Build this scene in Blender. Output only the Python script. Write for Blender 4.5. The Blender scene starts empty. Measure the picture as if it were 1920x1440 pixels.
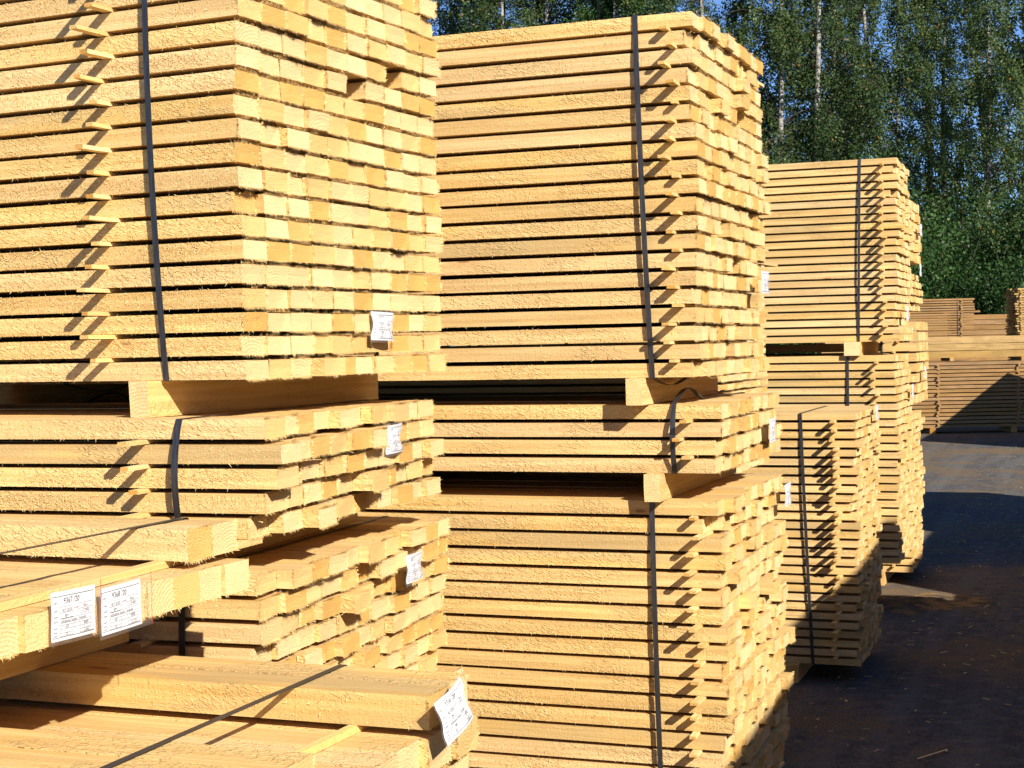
import bpy, math, random
import numpy as np
from mathutils import Vector, Matrix

random.seed(7)
RNG = np.random.default_rng(7)
scene = bpy.context.scene
COL = scene.collection

# ------------------------------------------------------------------ camera
EYE = 2.3                    # camera height above the yard
FPX = 2930.0                 # focal length in pixels of the 1920 px wide photograph
HOR = -75.0                  # horizon offset from the picture centre (px, down positive)
ROLL = 0.02
cam_d = bpy.data.cameras.new('camera')
cam = bpy.data.objects.new('camera', cam_d)
COL.objects.link(cam)
cam_d.sensor_width = 36.0
cam_d.lens = 36.0 * FPX / 1920.0
cam_d.clip_start = 0.1
cam_d.clip_end = 2000.0
PITCH = math.atan(-HOR / FPX)           # looking slightly down
_fwd = Vector((0, math.cos(PITCH), -math.sin(PITCH)))
_up0 = Vector((0, math.sin(PITCH), math.cos(PITCH)))
_rt0 = Vector((1, 0, 0))
# world verticals lean to the left at the top of the picture: the camera is rolled a little
_rt = _rt0 * math.cos(ROLL) - _up0 * math.sin(ROLL)
_up = _up0 * math.cos(ROLL) + _rt0 * math.sin(ROLL)
_M = Matrix((( _rt.x, _up.x, -_fwd.x, 0), (_rt.y, _up.y, -_fwd.y, 0), (_rt.z, _up.z, -_fwd.z, EYE), (0, 0, 0, 1)))
# the yard is laid out in a frame looking down the camera's axis and then turned so that the boards run along world x
YARD = math.radians(21)
TURN = Matrix.Rotation(YARD, 4, 'Z')
cam.matrix_world = TURN @ _M
scene.camera = cam


def ray(px, py):
    """direction of a photograph pixel, in metres per metre of forward (y) distance"""
    d = _fwd * FPX + _rt * (px - 960.0) - _up * (py - 720.0)
    return d / d.y


def at(px, py, depth):
    d = ray(px, py)
    return Vector((d.x * depth, depth, EYE + d.z * depth))


# ------------------------------------------------------------------ world, sun, exposure
TH0 = math.radians(21)
_u = Vector((math.sin(TH0), math.cos(TH0), 0))
_v = Vector((-math.cos(TH0), math.sin(TH0), 0))
LIGHT = (_u * 0.85 + _v * 1.0 + Vector((0, 0, -0.82))).normalized()   # travel direction of the sunlight
SUN_EL = math.asin(-LIGHT.z)
SUN_AZ = math.atan2(-LIGHT.x, -LIGHT.y) - YARD        # clockwise from world +y
world = bpy.data.worlds.new('World')
scene.world = world
world.use_nodes = True
wn = world.node_tree.nodes
wl = world.node_tree.links
wn.clear()
w_out = wn.new('ShaderNodeOutputWorld')
w_bg = wn.new('ShaderNodeBackground')
w_sky = wn.new('ShaderNodeTexSky')
w_sky.sky_type = 'NISHITA'
w_sky.sun_disc = False
w_sky.sun_elevation = SUN_EL
w_sky.sun_rotation = SUN_AZ
w_sky.altitude = 300
w_sky.air_density = 0.55
w_sky.dust_density = 0.0
w_sky.ozone_density = 6.0
w_bg.inputs['Strength'].default_value = 0.105
wl.new(w_sky.outputs[0], w_bg.inputs[0])
wl.new(w_bg.outputs[0], w_out.inputs[0])

sun_d = bpy.data.lights.new('sun', 'SUN')
sun_d.energy = 5.0
sun_d.angle = math.radians(0.53)
sun_d.color = (1.0, 0.93, 0.82)
sun = bpy.data.objects.new('sun', sun_d)
sun.rotation_euler = (TURN.to_3x3() @ LIGHT).to_track_quat('-Z', 'Y').to_euler()
sun.location = (20, -30, 40)
COL.objects.link(sun)

scene.view_settings.view_transform = 'Standard'
scene.view_settings.look = 'None'
scene.view_settings.exposure = 0.82
scene.view_settings.gamma = 1.0
scene.view_settings.use_curve_mapping = False
scene.render.engine = 'CYCLES'
scene.cycles.max_bounces = 5
scene.cycles.diffuse_bounces = 4
scene.cycles.glossy_bounces = 2
scene.cycles.transparent_max_bounces = 8


# ------------------------------------------------------------------ material helpers
class NT:
    def __init__(self, name):
        self.m = bpy.data.materials.new(name)
        self.m.use_nodes = True
        self.t = self.m.node_tree
        self.n = self.t.nodes
        self.l = self.t.links
        self.n.clear()
        self.out = self.n.new('ShaderNodeOutputMaterial')
        self.p = self.n.new('ShaderNodeBsdfPrincipled')
        self.l.new(self.p.outputs[0], self.out.inputs[0])

    def node(self, kind, **kw):
        n = self.n.new(kind)
        for k, v in kw.items():
            setattr(n, k, v)
        return n

    def put(self, sock, val):
        if isinstance(val, bpy.types.NodeSocket):
            self.l.new(val, sock)
        elif val is not None:
            sock.default_value = val

    def math(self, op, a, b=None, c=None, clamp=False):
        n = self.node('ShaderNodeMath', operation=op, use_clamp=clamp)
        self.put(n.inputs[0], a)
        self.put(n.inputs[1], b)
        if c is not None:
            self.put(n.inputs[2], c)
        return n.outputs[0]

    def vmath(self, op, a, b):
        n = self.node('ShaderNodeVectorMath', operation=op)
        self.put(n.inputs[0], a)
        self.put(n.inputs[1], b)
        return n.outputs[0]

    def noise(self, vec, scale=5.0, detail=3.0, rough=0.5, dist=0.0):
        n = self.node('ShaderNodeTexNoise')
        self.put(n.inputs['Vector'], vec)
        n.inputs['Scale'].default_value = scale
        n.inputs['Detail'].default_value = detail
        n.inputs['Roughness'].default_value = rough
        n.inputs['Distortion'].default_value = dist
        return n.outputs[0]

    def ramp(self, fac, stops):
        n = self.node('ShaderNodeValToRGB')
        self.put(n.inputs[0], fac)
        e = n.color_ramp.elements
        while len(e) < len(stops):
            e.new(0.5)
        for el, (pos, c) in zip(e, stops):
            el.position = pos
            el.color = tuple(c) + (1,) if len(c) == 3 else c
        return n.outputs[0]

    def mix(self, fac, a, b, blend='MIX'):
        n = self.node('ShaderNodeMix', data_type='RGBA', blend_type=blend)
        self.put(n.inputs[0], fac)
        self.put(n.inputs[6], a if isinstance(a, bpy.types.NodeSocket) else tuple(a) + (1,))
        self.put(n.inputs[7], b if isinstance(b, bpy.types.NodeSocket) else tuple(b) + (1,))
        return n.outputs[2]

    def smooth(self, val, lo, hi):
        n = self.node('ShaderNodeMapRange', interpolation_type='SMOOTHSTEP')
        self.put(n.inputs[0], val)
        n.inputs[1].default_value = lo
        n.inputs[2].default_value = hi
        return n.outputs[0]

    def bump(self, height, strength, dist, normal=None):
        n = self.node('ShaderNodeBump')
        n.inputs['Strength'].default_value = strength
        n.inputs['Distance'].default_value = dist
        self.put(n.inputs['Height'], height)
        if normal is not None:
            self.put(n.inputs['Normal'], normal)
        return n.outputs[0]

    def coords(self, spread=1.0):
        """object coordinates shifted by a random amount per object"""
        tc = self.node('ShaderNodeTexCoord')
        oi = self.node('ShaderNodeObjectInfo')
        c = self.node('ShaderNodeCombineXYZ')
        self.put(c.inputs[0], self.math('MULTIPLY', oi.outputs['Random'], 3.7 * spread))
        self.put(c.inputs[1], self.math('MULTIPLY', oi.outputs['Random'], 41.0 * spread))
        self.put(c.inputs[2], self.math('MULTIPLY', oi.outputs['Random'], 17.3 * spread))
        return tc.outputs['Object'], self.vmath('ADD', tc.outputs['Object'], c.outputs[0]), oi.outputs['Random']


def wood_side(name, lo, hi, grey, relief=1.0, greyamt=0.35):
    """rough-sawn softwood, grain along local y"""
    t = NT(name)
    obj, vec, rnd = t.coords()
    r2 = t.math('FRACT', t.math('MULTIPLY', rnd, 57.31))
    r3 = t.math('FRACT', t.math('MULTIPLY', rnd, 211.7))
    grain = t.noise(t.vmath('MULTIPLY', vec, (55, 1.5, 55)), 1.0, 2, 0.6, 0.3)
    broad = t.noise(t.vmath('MULTIPLY', vec, (9, 1.1, 9)), 1.0, 1, 0.55, 0.6)
    fine = t.noise(t.vmath('MULTIPLY', vec, (420, 90, 420)), 1.0, 1, 0.6)
    base = t.ramp(grain, [(0.26, [x * y for x, y in zip(lo, (0.93, 0.90, 0.84))]), (0.42, lo), (0.62, hi)])
    base = t.mix(t.math('MULTIPLY', t.smooth(broad, 0.45, 0.75), 0.35), base, [x * 0.80 for x in lo])
    base = t.mix(t.math('MULTIPLY', t.smooth(fine, 0.35, 0.75), 0.30), base, [min(1, x * 1.12) for x in hi])
    # some boards have gone grey or pinkish in the yard
    g = t.math('MULTIPLY', t.smooth(r2, 0.62, 1.0), t.smooth(broad, 0.30, 0.62))
    base = t.mix(t.math('MULTIPLY', g, greyamt), base, grey)
    val = t.math('ADD', 0.83, t.math('MULTIPLY', r3, 0.26))
    hs = t.node('ShaderNodeHueSaturation')
    t.put(hs.inputs['Color'], base)
    t.put(hs.inputs['Value'], val)
    t.put(hs.inputs['Saturation'], t.math('ADD', 0.92, t.math('MULTIPLY', r2, 0.16)))
    base = hs.outputs[0]
    # knots
    vo = t.node('ShaderNodeTexVoronoi')
    t.put(vo.inputs['Vector'], t.vmath('MULTIPLY', vec, (5.0, 1.25, 5.0)))
    vo.inputs['Scale'].default_value = 1.0
    kn = t.math('ADD', vo.outputs['Distance'], t.math('MULTIPLY', t.math('SUBTRACT', fine, 0.5), 0.02))
    core = t.math('SUBTRACT', 1.0, t.smooth(kn, 0.035, 0.055))
    halo = t.math('SUBTRACT', 1.0, t.smooth(kn, 0.05, 0.14))
    base = t.mix(t.math('MULTIPLY', halo, 0.35), base, (0.50, 0.25, 0.085))
    base = t.mix(t.math('MULTIPLY', core, 0.75), base, (0.22, 0.085, 0.03))
    t.put(t.p.inputs['Base Color'], base)
    t.p.inputs['Roughness'].default_value = 0.85
    t.p.inputs['Specular IOR Level'].default_value = 0.18
    # saw marks, torn fibres in patches and general fuzz
    sk = t.node('ShaderNodeSeparateXYZ')
    t.put(sk.inputs[0], vec)
    cb_ = t.node('ShaderNodeCombineXYZ')
    t.put(cb_.inputs[0], t.math('MULTIPLY', sk.outputs[0], 80.0))
    t.put(cb_.inputs[1], t.math('MULTIPLY', t.math('ADD', sk.outputs[1], t.math('MULTIPLY', sk.outputs[2], 0.8)), 30.0))
    t.put(cb_.inputs[2], t.math('MULTIPLY', t.math('SUBTRACT', sk.outputs[2], t.math('MULTIPLY', sk.outputs[1], 0.35)), 120.0))
    torn = t.smooth(t.noise(cb_.outputs[0], 1.0, 1, 0.55, 0.9), 0.50, 0.62)
    patch = t.smooth(t.math('ADD', t.noise(t.vmath('MULTIPLY', vec, (6, 3.2, 6)), 1.0, 0, 0.5), t.math('MULTIPLY', t.math('SUBTRACT', r3, 0.5), 0.30)), 0.45, 0.60)
    torn = t.math('MULTIPLY', torn, t.math('ADD', 0.06, t.math('MULTIPLY', patch, 0.94)))
    saw = t.noise(t.vmath('MULTIPLY', vec, (16, 170, 16)), 1.0, 1, 0.5)
    h = t.math('ADD', t.math('MULTIPLY', torn, 1.1), t.math('MULTIPLY', saw, 0.30))
    h = t.math('ADD', h, t.math('MULTIPLY', fine, 0.45))
    h = t.math('ADD', h, t.math('MULTIPLY', grain, 0.55))
    t.put(t.p.inputs['Normal'], t.bump(h, 0.75 * relief, 0.0035))
    return t.m


def wood_end(name, pale, mid, gold):
    """sawn end grain: growth rings, pores, pale and resinous boards"""
    t = NT(name)
    obj, vec, rnd = t.coords()
    r2 = t.math('FRACT', t.math('MULTIPLY', rnd, 91.7))
    r3 = t.math('FRACT', t.math('MULTIPLY', rnd, 377.1))
    cx = t.math('SUBTRACT', t.math('MULTIPLY', r2, 0.22), 0.05)
    cz = t.math('SUBTRACT', t.math('MULTIPLY', r3, 0.20), 0.09)
    c = t.node('ShaderNodeCombineXYZ')
    t.put(c.inputs[0], cx)
    t.put(c.inputs[2], cz)
    q = t.vmath('MULTIPLY', t.vmath('SUBTRACT', obj, c.outputs[0]), (1, 0, 1))
    wob = t.noise(t.vmath('MULTIPLY', vec, (30, 0.5, 30)), 1.0, 1, 0.5)
    ln = t.node('ShaderNodeVectorMath', operation='LENGTH')
    t.put(ln.inputs[0], q)
    rad = t.math('ADD', ln.outputs['Value'], t.math('MULTIPLY', wob, 0.006))
    ring = t.math('FRACT', t.math('MULTIPLY', rad, t.math('ADD', 85.0, t.math('MULTIPLY', r3, 80.0))))
    ring = t.math('MULTIPLY', t.math('POWER', ring, 2.5), t.smooth(r2, 0.05, 0.6))
    pore = t.noise(t.vmath('MULTIPLY', vec, (260, 3, 260)), 1.0, 2, 0.7)
    blot = t.noise(t.vmath('MULTIPLY', vec, (17, 1, 17)), 1.0, 2, 0.5)
    tone = t.math('FRACT', t.math('MULTIPLY', rnd, 13.37))
    base = t.ramp(tone, [(0.0, pale), (0.36, pale), (0.58, mid), (0.76, mid), (0.86, gold), (1.0, gold)])
    base = t.mix(t.math('MULTIPLY', ring, 0.55), base, [x * y for x, y in zip(gold, (0.92, 0.80, 0.62))])
    base = t.mix(t.math('MULTIPLY', t.smooth(blot, 0.45, 0.70), 0.22), base, mid)
    base = t.mix(t.math('MULTIPLY', t.smooth(pore, 0.56, 0.70), 0.60), base, [x * 0.66 for x in gold])
    t.put(t.p.inputs['Base Color'], base)
    t.p.inputs['Roughness'].default_value = 0.9
    t.p.inputs['Specular IOR Level'].default_value = 0.12
    h = t.math('ADD', t.math('MULTIPLY', pore, 1.0), t.math('MULTIPLY', ring, 0.25))
    saw = t.noise(t.vmath('MULTIPLY', vec, (22, 1, 90)), 1.0, 2, 0.5)
    h = t.math('ADD', h, t.math('MULTIPLY', saw, 0.5))
    t.put(t.p.inputs['Normal'], t.bump(h, 0.9, 0.004))
    return t.m


M_SIDE = wood_side('fresh sawn board', (0.615, 0.395, 0.150), (0.725, 0.500, 0.212), (0.43, 0.335, 0.20), 1.0, 0.5)
M_END = wood_end('fresh end grain', (0.78, 0.590, 0.305), (0.74, 0.500, 0.205), (0.67, 0.390, 0.115))
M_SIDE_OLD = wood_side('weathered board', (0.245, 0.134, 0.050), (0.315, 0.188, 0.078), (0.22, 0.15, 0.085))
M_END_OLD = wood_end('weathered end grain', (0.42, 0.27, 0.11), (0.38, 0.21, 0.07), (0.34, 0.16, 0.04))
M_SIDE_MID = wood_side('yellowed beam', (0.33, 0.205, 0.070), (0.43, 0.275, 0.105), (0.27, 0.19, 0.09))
M_LATH = wood_side('lath wood', (0.66, 0.45, 0.17), (0.76, 0.56, 0.25), (0.6, 0.45, 0.25), 0.6)
M_LATH_END = wood_end('lath end grain', (0.66, 0.43, 0.16), (0.58, 0.33, 0.10), (0.50, 0.26, 0.06))


def plain(name, col, rough=0.6, metal=0.0, spec=0.4):
    t = NT(name)
    t.p.inputs['Base Color'].default_value = tuple(col) + (1,)
    t.p.inputs['Roughness'].default_value = rough
    t.p.inputs['Metallic'].default_value = metal
    t.p.inputs['Specular IOR Level'].default_value = spec
    return t


def splinter_mat():
    t = NT('torn wood fibre')
    g = t.node('ShaderNodeNewGeometry')
    t.put(t.p.inputs['Base Color'], t.ramp(g.outputs['Random Per Island'], [(0.0, (0.84, 0.66, 0.34)), (0.6, (0.76, 0.54, 0.22)), (1.0, (0.62, 0.37, 0.10))]))
    t.p.inputs['Roughness'].default_value = 0.9
    t.p.inputs['Specular IOR Level'].default_value = 0.1
    return t.m


M_SPL = splinter_mat()


def strap_mat():
    t = NT('blued steel strap')
    tc = t.node('ShaderNodeTexCoord')
    n = t.noise(t.vmath('MULTIPLY', tc.outputs['Object'], (60, 200, 14)), 1.0, 3, 0.6)
    t.put(t.p.inputs['Base Color'], t.ramp(n, [(0.3, (0.045, 0.047, 0.054)), (0.7, (0.095, 0.096, 0.102))]))
    t.p.inputs['Metallic'].default_value = 0.75
    t.put(t.p.inputs['Roughness'], t.math('ADD', 0.32, t.math('MULTIPLY', n, 0.22)))
    return t.m


M_STRAP = strap_mat()
M_PAPER = plain('tag paper', (0.70, 0.71, 0.74), 0.7, 0, 0.2).m
M_INK = plain('tag ink', (0.035, 0.035, 0.05), 0.7, 0, 0.2).m
M_RED = plain('red zip seal', (0.55, 0.05, 0.04), 0.4).m


def sleeve_mat():
    t = NT('clear plastic sleeve')
    tr = t.node('ShaderNodeBsdfTransparent')
    gl = t.node('ShaderNodeBsdfGlossy')
    gl.inputs['Roughness'].default_value = 0.05
    di = t.node('ShaderNodeBsdfDiffuse')
    di.inputs['Color'].default_value = (0.75, 0.72, 0.7, 1)
    m1 = t.node('ShaderNodeMixShader')
    m1.inputs[0].default_value = 0.07
    t.l.new(tr.outputs[0], m1.inputs[1])
    t.l.new(di.outputs[0], m1.inputs[2])
    m2 = t.node('ShaderNodeMixShader')
    m2.inputs[0].default_value = 0.05
    t.l.new(m1.outputs[0], m2.inputs[1])
    t.l.new(gl.outputs[0], m2.inputs[2])
    t.l.new(m2.outputs[0], t.out.inputs[0])
    return t.m


M_SLEEVE = sleeve_mat()


def ground_mat():
    t = NT('yard asphalt')
    tc = t.node('ShaderNodeTexCoord')
    v = tc.outputs['Object']
    grit = t.noise(v, 38.0, 4, 0.8)
    vo = t.node('ShaderNodeTexVoronoi')
    t.put(vo.inputs['Vector'], v)
    vo.inputs['Scale'].default_value = 42.0
    stone = t.math('SUBTRACT', 1.0, t.smooth(vo.outputs['Distance'], 0.10, 0.32))
    sel = t.node('ShaderNodeSeparateColor')
    t.put(sel.inputs[0], vo.outputs['Color'])
    stone = t.math('MULTIPLY', stone, t.smooth(sel.outputs[0], 0.70, 0.95))
    base = t.ramp(grit, [(0.28, (0.032, 0.031, 0.031)), (0.52, (0.080, 0.077, 0.075)), (0.75, (0.17, 0.163, 0.155))])
    base = t.mix(t.math('MULTIPLY', stone, 0.9), base, (0.30, 0.29, 0.28))
    # worn lanes along the aisle and mottled repairs
    sx = t.node('ShaderNodeSeparateXYZ')
    t.put(sx.inputs[0], v)
    ac = t.math('SUBTRACT', t.math('MULTIPLY', sx.outputs[0], 0.934), t.math('MULTIPLY', sx.outputs[1], 0.358))
    al = t.math('ADD', t.math('MULTIPLY', sx.outputs[0], 0.358), t.math('MULTIPLY', sx.outputs[1], 0.934))
    lc = t.node('ShaderNodeCombineXYZ')
    t.put(lc.inputs[0], t.math('MULTIPLY', ac, 3.4))
    t.put(lc.inputs[1], t.math('MULTIPLY', al, 0.22))
    lane = t.noise(lc.outputs[0], 1.0, 4, 0.65)
    mott = t.noise(v, 7.0, 5, 0.75)
    base = t.mix(t.math('MULTIPLY', t.smooth(lane, 0.42, 0.66), 0.6), base, (0.140, 0.134, 0.128))
    base = t.mix(t.math('MULTIPLY', t.smooth(mott, 0.48, 0.70), 0.55), base, (0.195, 0.178, 0.155))
    base = t.mix(t.math('MULTIPLY', t.smooth(mott, 0.46, 0.28), 0.6), base, (0.022, 0.022, 0.025))
    # sawdust drifted into patches
    big = t.noise(v, 0.30, 6, 0.72, 0.2)
    fine = t.noise(v, 70.0, 3, 0.7)
    f = t.math('ADD', t.math('MULTIPLY', big, 0.66), t.math('ADD', t.math('MULTIPLY', fine, 0.16), t.math('MULTIPLY', mott, 0.18)))
    dust = t.smooth(f, 0.465, 0.57)
    dcol = t.ramp(fine, [(0.28, (0.075, 0.048, 0.026)), (0.52, (0.165, 0.112, 0.062)), (0.75, (0.36, 0.26, 0.145))])
    base = t.mix(t.math('MULTIPLY', dust, 0.85), base, dcol)
    t.put(t.p.inputs['Base Color'], base)
    t.p.inputs['Roughness'].default_value = 1.0
    t.p.inputs['Specular IOR Level'].default_value = 0.08
    h = t.math('ADD', t.math('MULTIPLY', grit, 1.0), t.math('MULTIPLY', stone, 0.6))
    t.put(t.p.inputs['Normal'], t.bump(h, 0.8, 0.012))
    return t.m


M_GROUND = ground_mat()


def leaf_mat(name, c1, c2, c3, accent):
    t = NT(name)
    g = t.node('ShaderNodeNewGeometry')
    tc = t.node('ShaderNodeTexCoord')
    oi = t.node('ShaderNodeObjectInfo')
    n = t.noise(tc.outputs['Object'], 0.9, 2, 0.6)
    f = t.math('ADD', t.math('MULTIPLY', n, 0.75), t.math('ADD', 0.07, t.math('MULTIPLY', g.outputs['Random Per Island'], 0.20)))
    f = t.math('ADD', f, t.math('MULTIPLY', t.math('SUBTRACT', oi.outputs['Random'], 0.5), 0.22))
    base = t.ramp(f, [(0.30, c1), (0.55, c2), (0.80, c3)])
    acc = t.math('GREATER_THAN', g.outputs['Random Per Island'], 0.988)
    base = t.mix(acc, base, accent)
    di = t.node('ShaderNodeBsdfDiffuse')
    tr = t.node('ShaderNodeBsdfTranslucent')
    gl = t.node('ShaderNodeBsdfGlossy')
    gl.inputs['Roughness'].default_value = 0.45
    gl.inputs['Color'].default_value = (0.5, 0.5, 0.5, 1)
    t.put(di.inputs['Color'], base)
    t.put(tr.inputs['Color'], base)
    m1 = t.node('ShaderNodeMixShader')
    m1.inputs[0].default_value = 0.3
    m2 = t.node('ShaderNodeMixShader')
    m2.inputs[0].default_value = 0.02
    t.l.new(di.outputs[0], m1.inputs[1])
    t.l.new(tr.outputs[0], m1.inputs[2])
    t.l.new(m1.outputs[0], m2.inputs[1])
    t.l.new(gl.outputs[0], m2.inputs[2])
    t.l.new(m2.outputs[0], t.out.inputs[0])
    return t.m


M_BIRCH = leaf_mat('birch leaf', (0.034, 0.062, 0.022), (0.068, 0.108, 0.036), (0.110, 0.160, 0.052), (0.34, 0.17, 0.03))
M_SHRUB = leaf_mat('shrub leaf', (0.016, 0.040, 0.012), (0.040, 0.090, 0.024), (0.075, 0.145, 0.036), (0.12, 0.16, 0.05))
M_NEEDLE = leaf_mat('conifer needle', (0.014, 0.022, 0.010), (0.026, 0.037, 0.015), (0.050, 0.056, 0.022), (0.085, 0.060, 0.025))


def bark(name, white):
    t = NT(name)
    tc = t.node('ShaderNodeTexCoord')
    v = tc.outputs['Object']
    n = t.noise(t.vmath('MULTIPLY', v, (6, 6, 9)), 1.0, 4, 0.7)
    if white:
        c = t.ramp(n, [(0.36, (0.03, 0.028, 0.025)), (0.50, (0.24, 0.225, 0.20)), (0.72, (0.44, 0.42, 0.39))])
    else:
        c = t.ramp(n, [(0.3, (0.025, 0.019, 0.014)), (0.7, (0.085, 0.062, 0.045))])
    t.put(t.p.inputs['Base Color'], c)
    t.p.inputs['Roughness'].default_value = 0.9
    t.put(t.p.inputs['Normal'], t.bump(n, 0.8, 0.03))
    return t.m


M_BARK_W = bark('birch bark', True)
M_BARK_D = bark('dark bark', False)


# ------------------------------------------------------------------ mesh helpers
def mesh(name, verts, faces, mats, mat_idx=None, smooth=False):
    me = bpy.data.meshes.new(name)
    me.from_pydata([tuple(v) for v in verts], [], faces)
    for m in mats:
        me.materials.append(m)
    if mat_idx is not None:
        me.polygons.foreach_set('material_index', mat_idx)
    if smooth:
        me.polygons.foreach_set('use_smooth', [True] * len(me.polygons))
    me.update()
    return me


def fast_mesh(name, verts, nper, mats):
    """many separate polygons with nper corners each, verts (n*nper, 3) array"""
    verts = np.asarray(verts, dtype=np.float32)
    nv = len(verts)
    nf = nv // nper
    me = bpy.data.meshes.new(name)
    me.vertices.add(nv)
    me.vertices.foreach_set('co', verts.ravel())
    me.loops.add(nv)
    me.loops.foreach_set('vertex_index', np.arange(nv, dtype=np.int32))
    me.polygons.add(nf)
    me.polygons.foreach_set('loop_start', np.arange(0, nv, nper, dtype=np.int32))
    for m in mats:
        me.materials.append(m)
    me.update(calc_edges=True)
    return me


def link(name, data, parent=None, loc=None, rot=None):
    o = bpy.data.objects.new(name, data)
    COL.objects.link(o)
    if parent is not None:
        o.parent = parent
    if loc is not None:
        o.location = loc
    if rot is not None:
        o.rotation_euler = rot
    return o


def tag(o, label, cat, group=None):
    o['label'] = label
    o['category'] = cat
    if group:
        o['group'] = group
    return o


def board_mesh(name, w, h, L, mats, rough=0.0012, seed=0):
    """sawn board: length along +y from y=0, slightly uneven arrises, ends cut not quite square"""
    r = random.Random(seed)
    ring = [(0, 0), (w * .5, 0), (w, 0), (w, h * .5), (w, h), (w * .5, h), (0, h), (0, h * .5)]
    n = len(ring)
    vs, fs, mi = [], [], []
    sk, sk2 = r.uniform(-.003, .003) / w, r.uniform(-.0025, .0025) / h
    bowx, bowz = (r.uniform(-.003, .003), r.uniform(-.0015, .0015)) if L > 2 else (0, 0)
    for y in (0.0, L * .27, L):
        for (x, z) in ring:
            zz = z + (r.uniform(-rough, 0) if z > h * .9 else (r.uniform(0, rough * .5) if z < h * .1 else 0))
            xx = min(w, max(0, x + r.uniform(-rough, rough)))
            yy = y + (sk * x + sk2 * z + r.uniform(-rough, rough) if y == 0 else 0)
            k = 1.0 if 0 < y < L else 0.0
            vs.append((xx + bowx * k, yy, zz + bowz * k))
    for q in range(2):
        for i in range(n):
            j = (i + 1) % n
            fs.append((q * n + i, q * n + j, (q + 1) * n + j, (q + 1) * n + i))
            mi.append(0)
    fs.append(tuple(reversed(range(n))))
    mi.append(1)
    fs.append(tuple(range(2 * n, 3 * n)))
    mi.append(1)
    return mesh(name, vs, fs, mats, mi)


BOARDS = {}


def boards(w, h, L, kind):
    key = (round(w, 4), round(h, 4), round(L, 3), kind)
    if key not in BOARDS:
        mats = {'fresh': [M_SIDE, M_END], 'old': [M_SIDE_OLD, M_END_OLD], 'mid': [M_SIDE_MID, M_END_OLD], 'lath': [M_LATH, M_LATH_END]}[kind]
        BOARDS[key] = [board_mesh('board', w, h, L, mats, 0.0022 if kind != 'lath' else 0.0008, 11 * k + len(BOARDS)) for k in range(5)]
    return BOARDS[key]


def ribbon(points, width_dir, width, thick, mat, name='strap'):
    """flat band following points, width along width_dir, closed cross-section"""
    pts = [Vector(p) for p in points]
    wd = Vector(width_dir).normalized() * (width / 2)
    vs, fs = [], []
    for i, p in enumerate(pts):
        a = pts[max(0, i - 1)]
        b = pts[min(len(pts) - 1, i + 1)]
        tg = (b - a).normalized()
        nn = tg.cross(wd).normalized() * (thick / 2)
        vs += [p - wd - nn, p + wd - nn, p + wd + nn, p - wd + nn]
    for i in range(len(pts) - 1):
        o = 4 * i
        for k in range(4):
            k2 = (k + 1) % 4
            fs.append((o + k, o + k2, o + 4 + k2, o + 4 + k))
    fs.append((3, 2, 1, 0))
    o = 4 * (len(pts) - 1)
    fs.append((o, o + 1, o + 2, o + 3))
    return mesh(name, vs, fs, [mat])


def end_splinters(ends, dens, lmax, wid, rs):
    """ends: (x0, x1, z0, z1, y) of each board end; torn fibres round their edges"""
    E = np.array(ends, dtype=np.float64)
    out = []
    for side in range(4):
        if side < 2:
            length = E[:, 1] - E[:, 0]
        else:
            length = E[:, 3] - E[:, 2]
        per = np.maximum(1, (length * dens * (0.12 + 3.2 * rs.uniform(0, 1, len(E)) ** 2.6) * (1.0, 1.25, 0.55, 0.8)[side]).astype(int))
        idx = np.repeat(np.arange(len(E)), per)
        n = len(idx)
        f = np.clip(np.where(rs.uniform(0, 1, n) < .45, rs.uniform(0, 1, n), (rs.uniform(0, 1, len(E)) * .9)[idx] + rs.normal(0, .10, n)), 0, 1)
        e = E[idx]
        p = np.zeros((n, 3))
        d = np.zeros((n, 3))
        t = np.zeros((n, 3))
        if side == 0:
            p[:, 0] = e[:, 0] + f * (e[:, 1] - e[:, 0])
            p[:, 2] = e[:, 3] - .0005
            d[:, 2] = 1
            t[:, 0] = 1
        elif side == 1:
            p[:, 0] = e[:, 0] + f * (e[:, 1] - e[:, 0])
            p[:, 2] = e[:, 2] + .0005
            d[:, 2] = -1
            t[:, 0] = 1
        elif side == 2:
            p[:, 0] = e[:, 0] + .0005
            p[:, 2] = e[:, 2] + f * (e[:, 3] - e[:, 2])
            d[:, 0] = -1
            t[:, 2] = 1
        else:
            p[:, 0] = e[:, 1] - .0005
            p[:, 2] = e[:, 2] + f * (e[:, 3] - e[:, 2])
            d[:, 0] = 1
            t[:, 2] = 1
        p[:, 1] = e[:, 4] + rs.uniform(-.001, .003, n)
        d *= rs.uniform(0.15, 1.0, n)[:, None]
        d[:, 1] = -rs.uniform(0.1, 0.9, n)
        d += t * rs.uniform(-.6, .6, n)[:, None]
        d /= np.linalg.norm(d, axis=1)[:, None]
        ln = lmax * (0.25 + 0.75 * rs.beta(1.2, 3.0, n))
        w = wid * rs.uniform(.5, 1.5, n)
        tri = np.stack([p - t * w[:, None], p + t * w[:, None], p + d * ln[:, None]], axis=1)
        out.append(tri.reshape(-1, 3))
    return np.concatenate(out)


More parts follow.
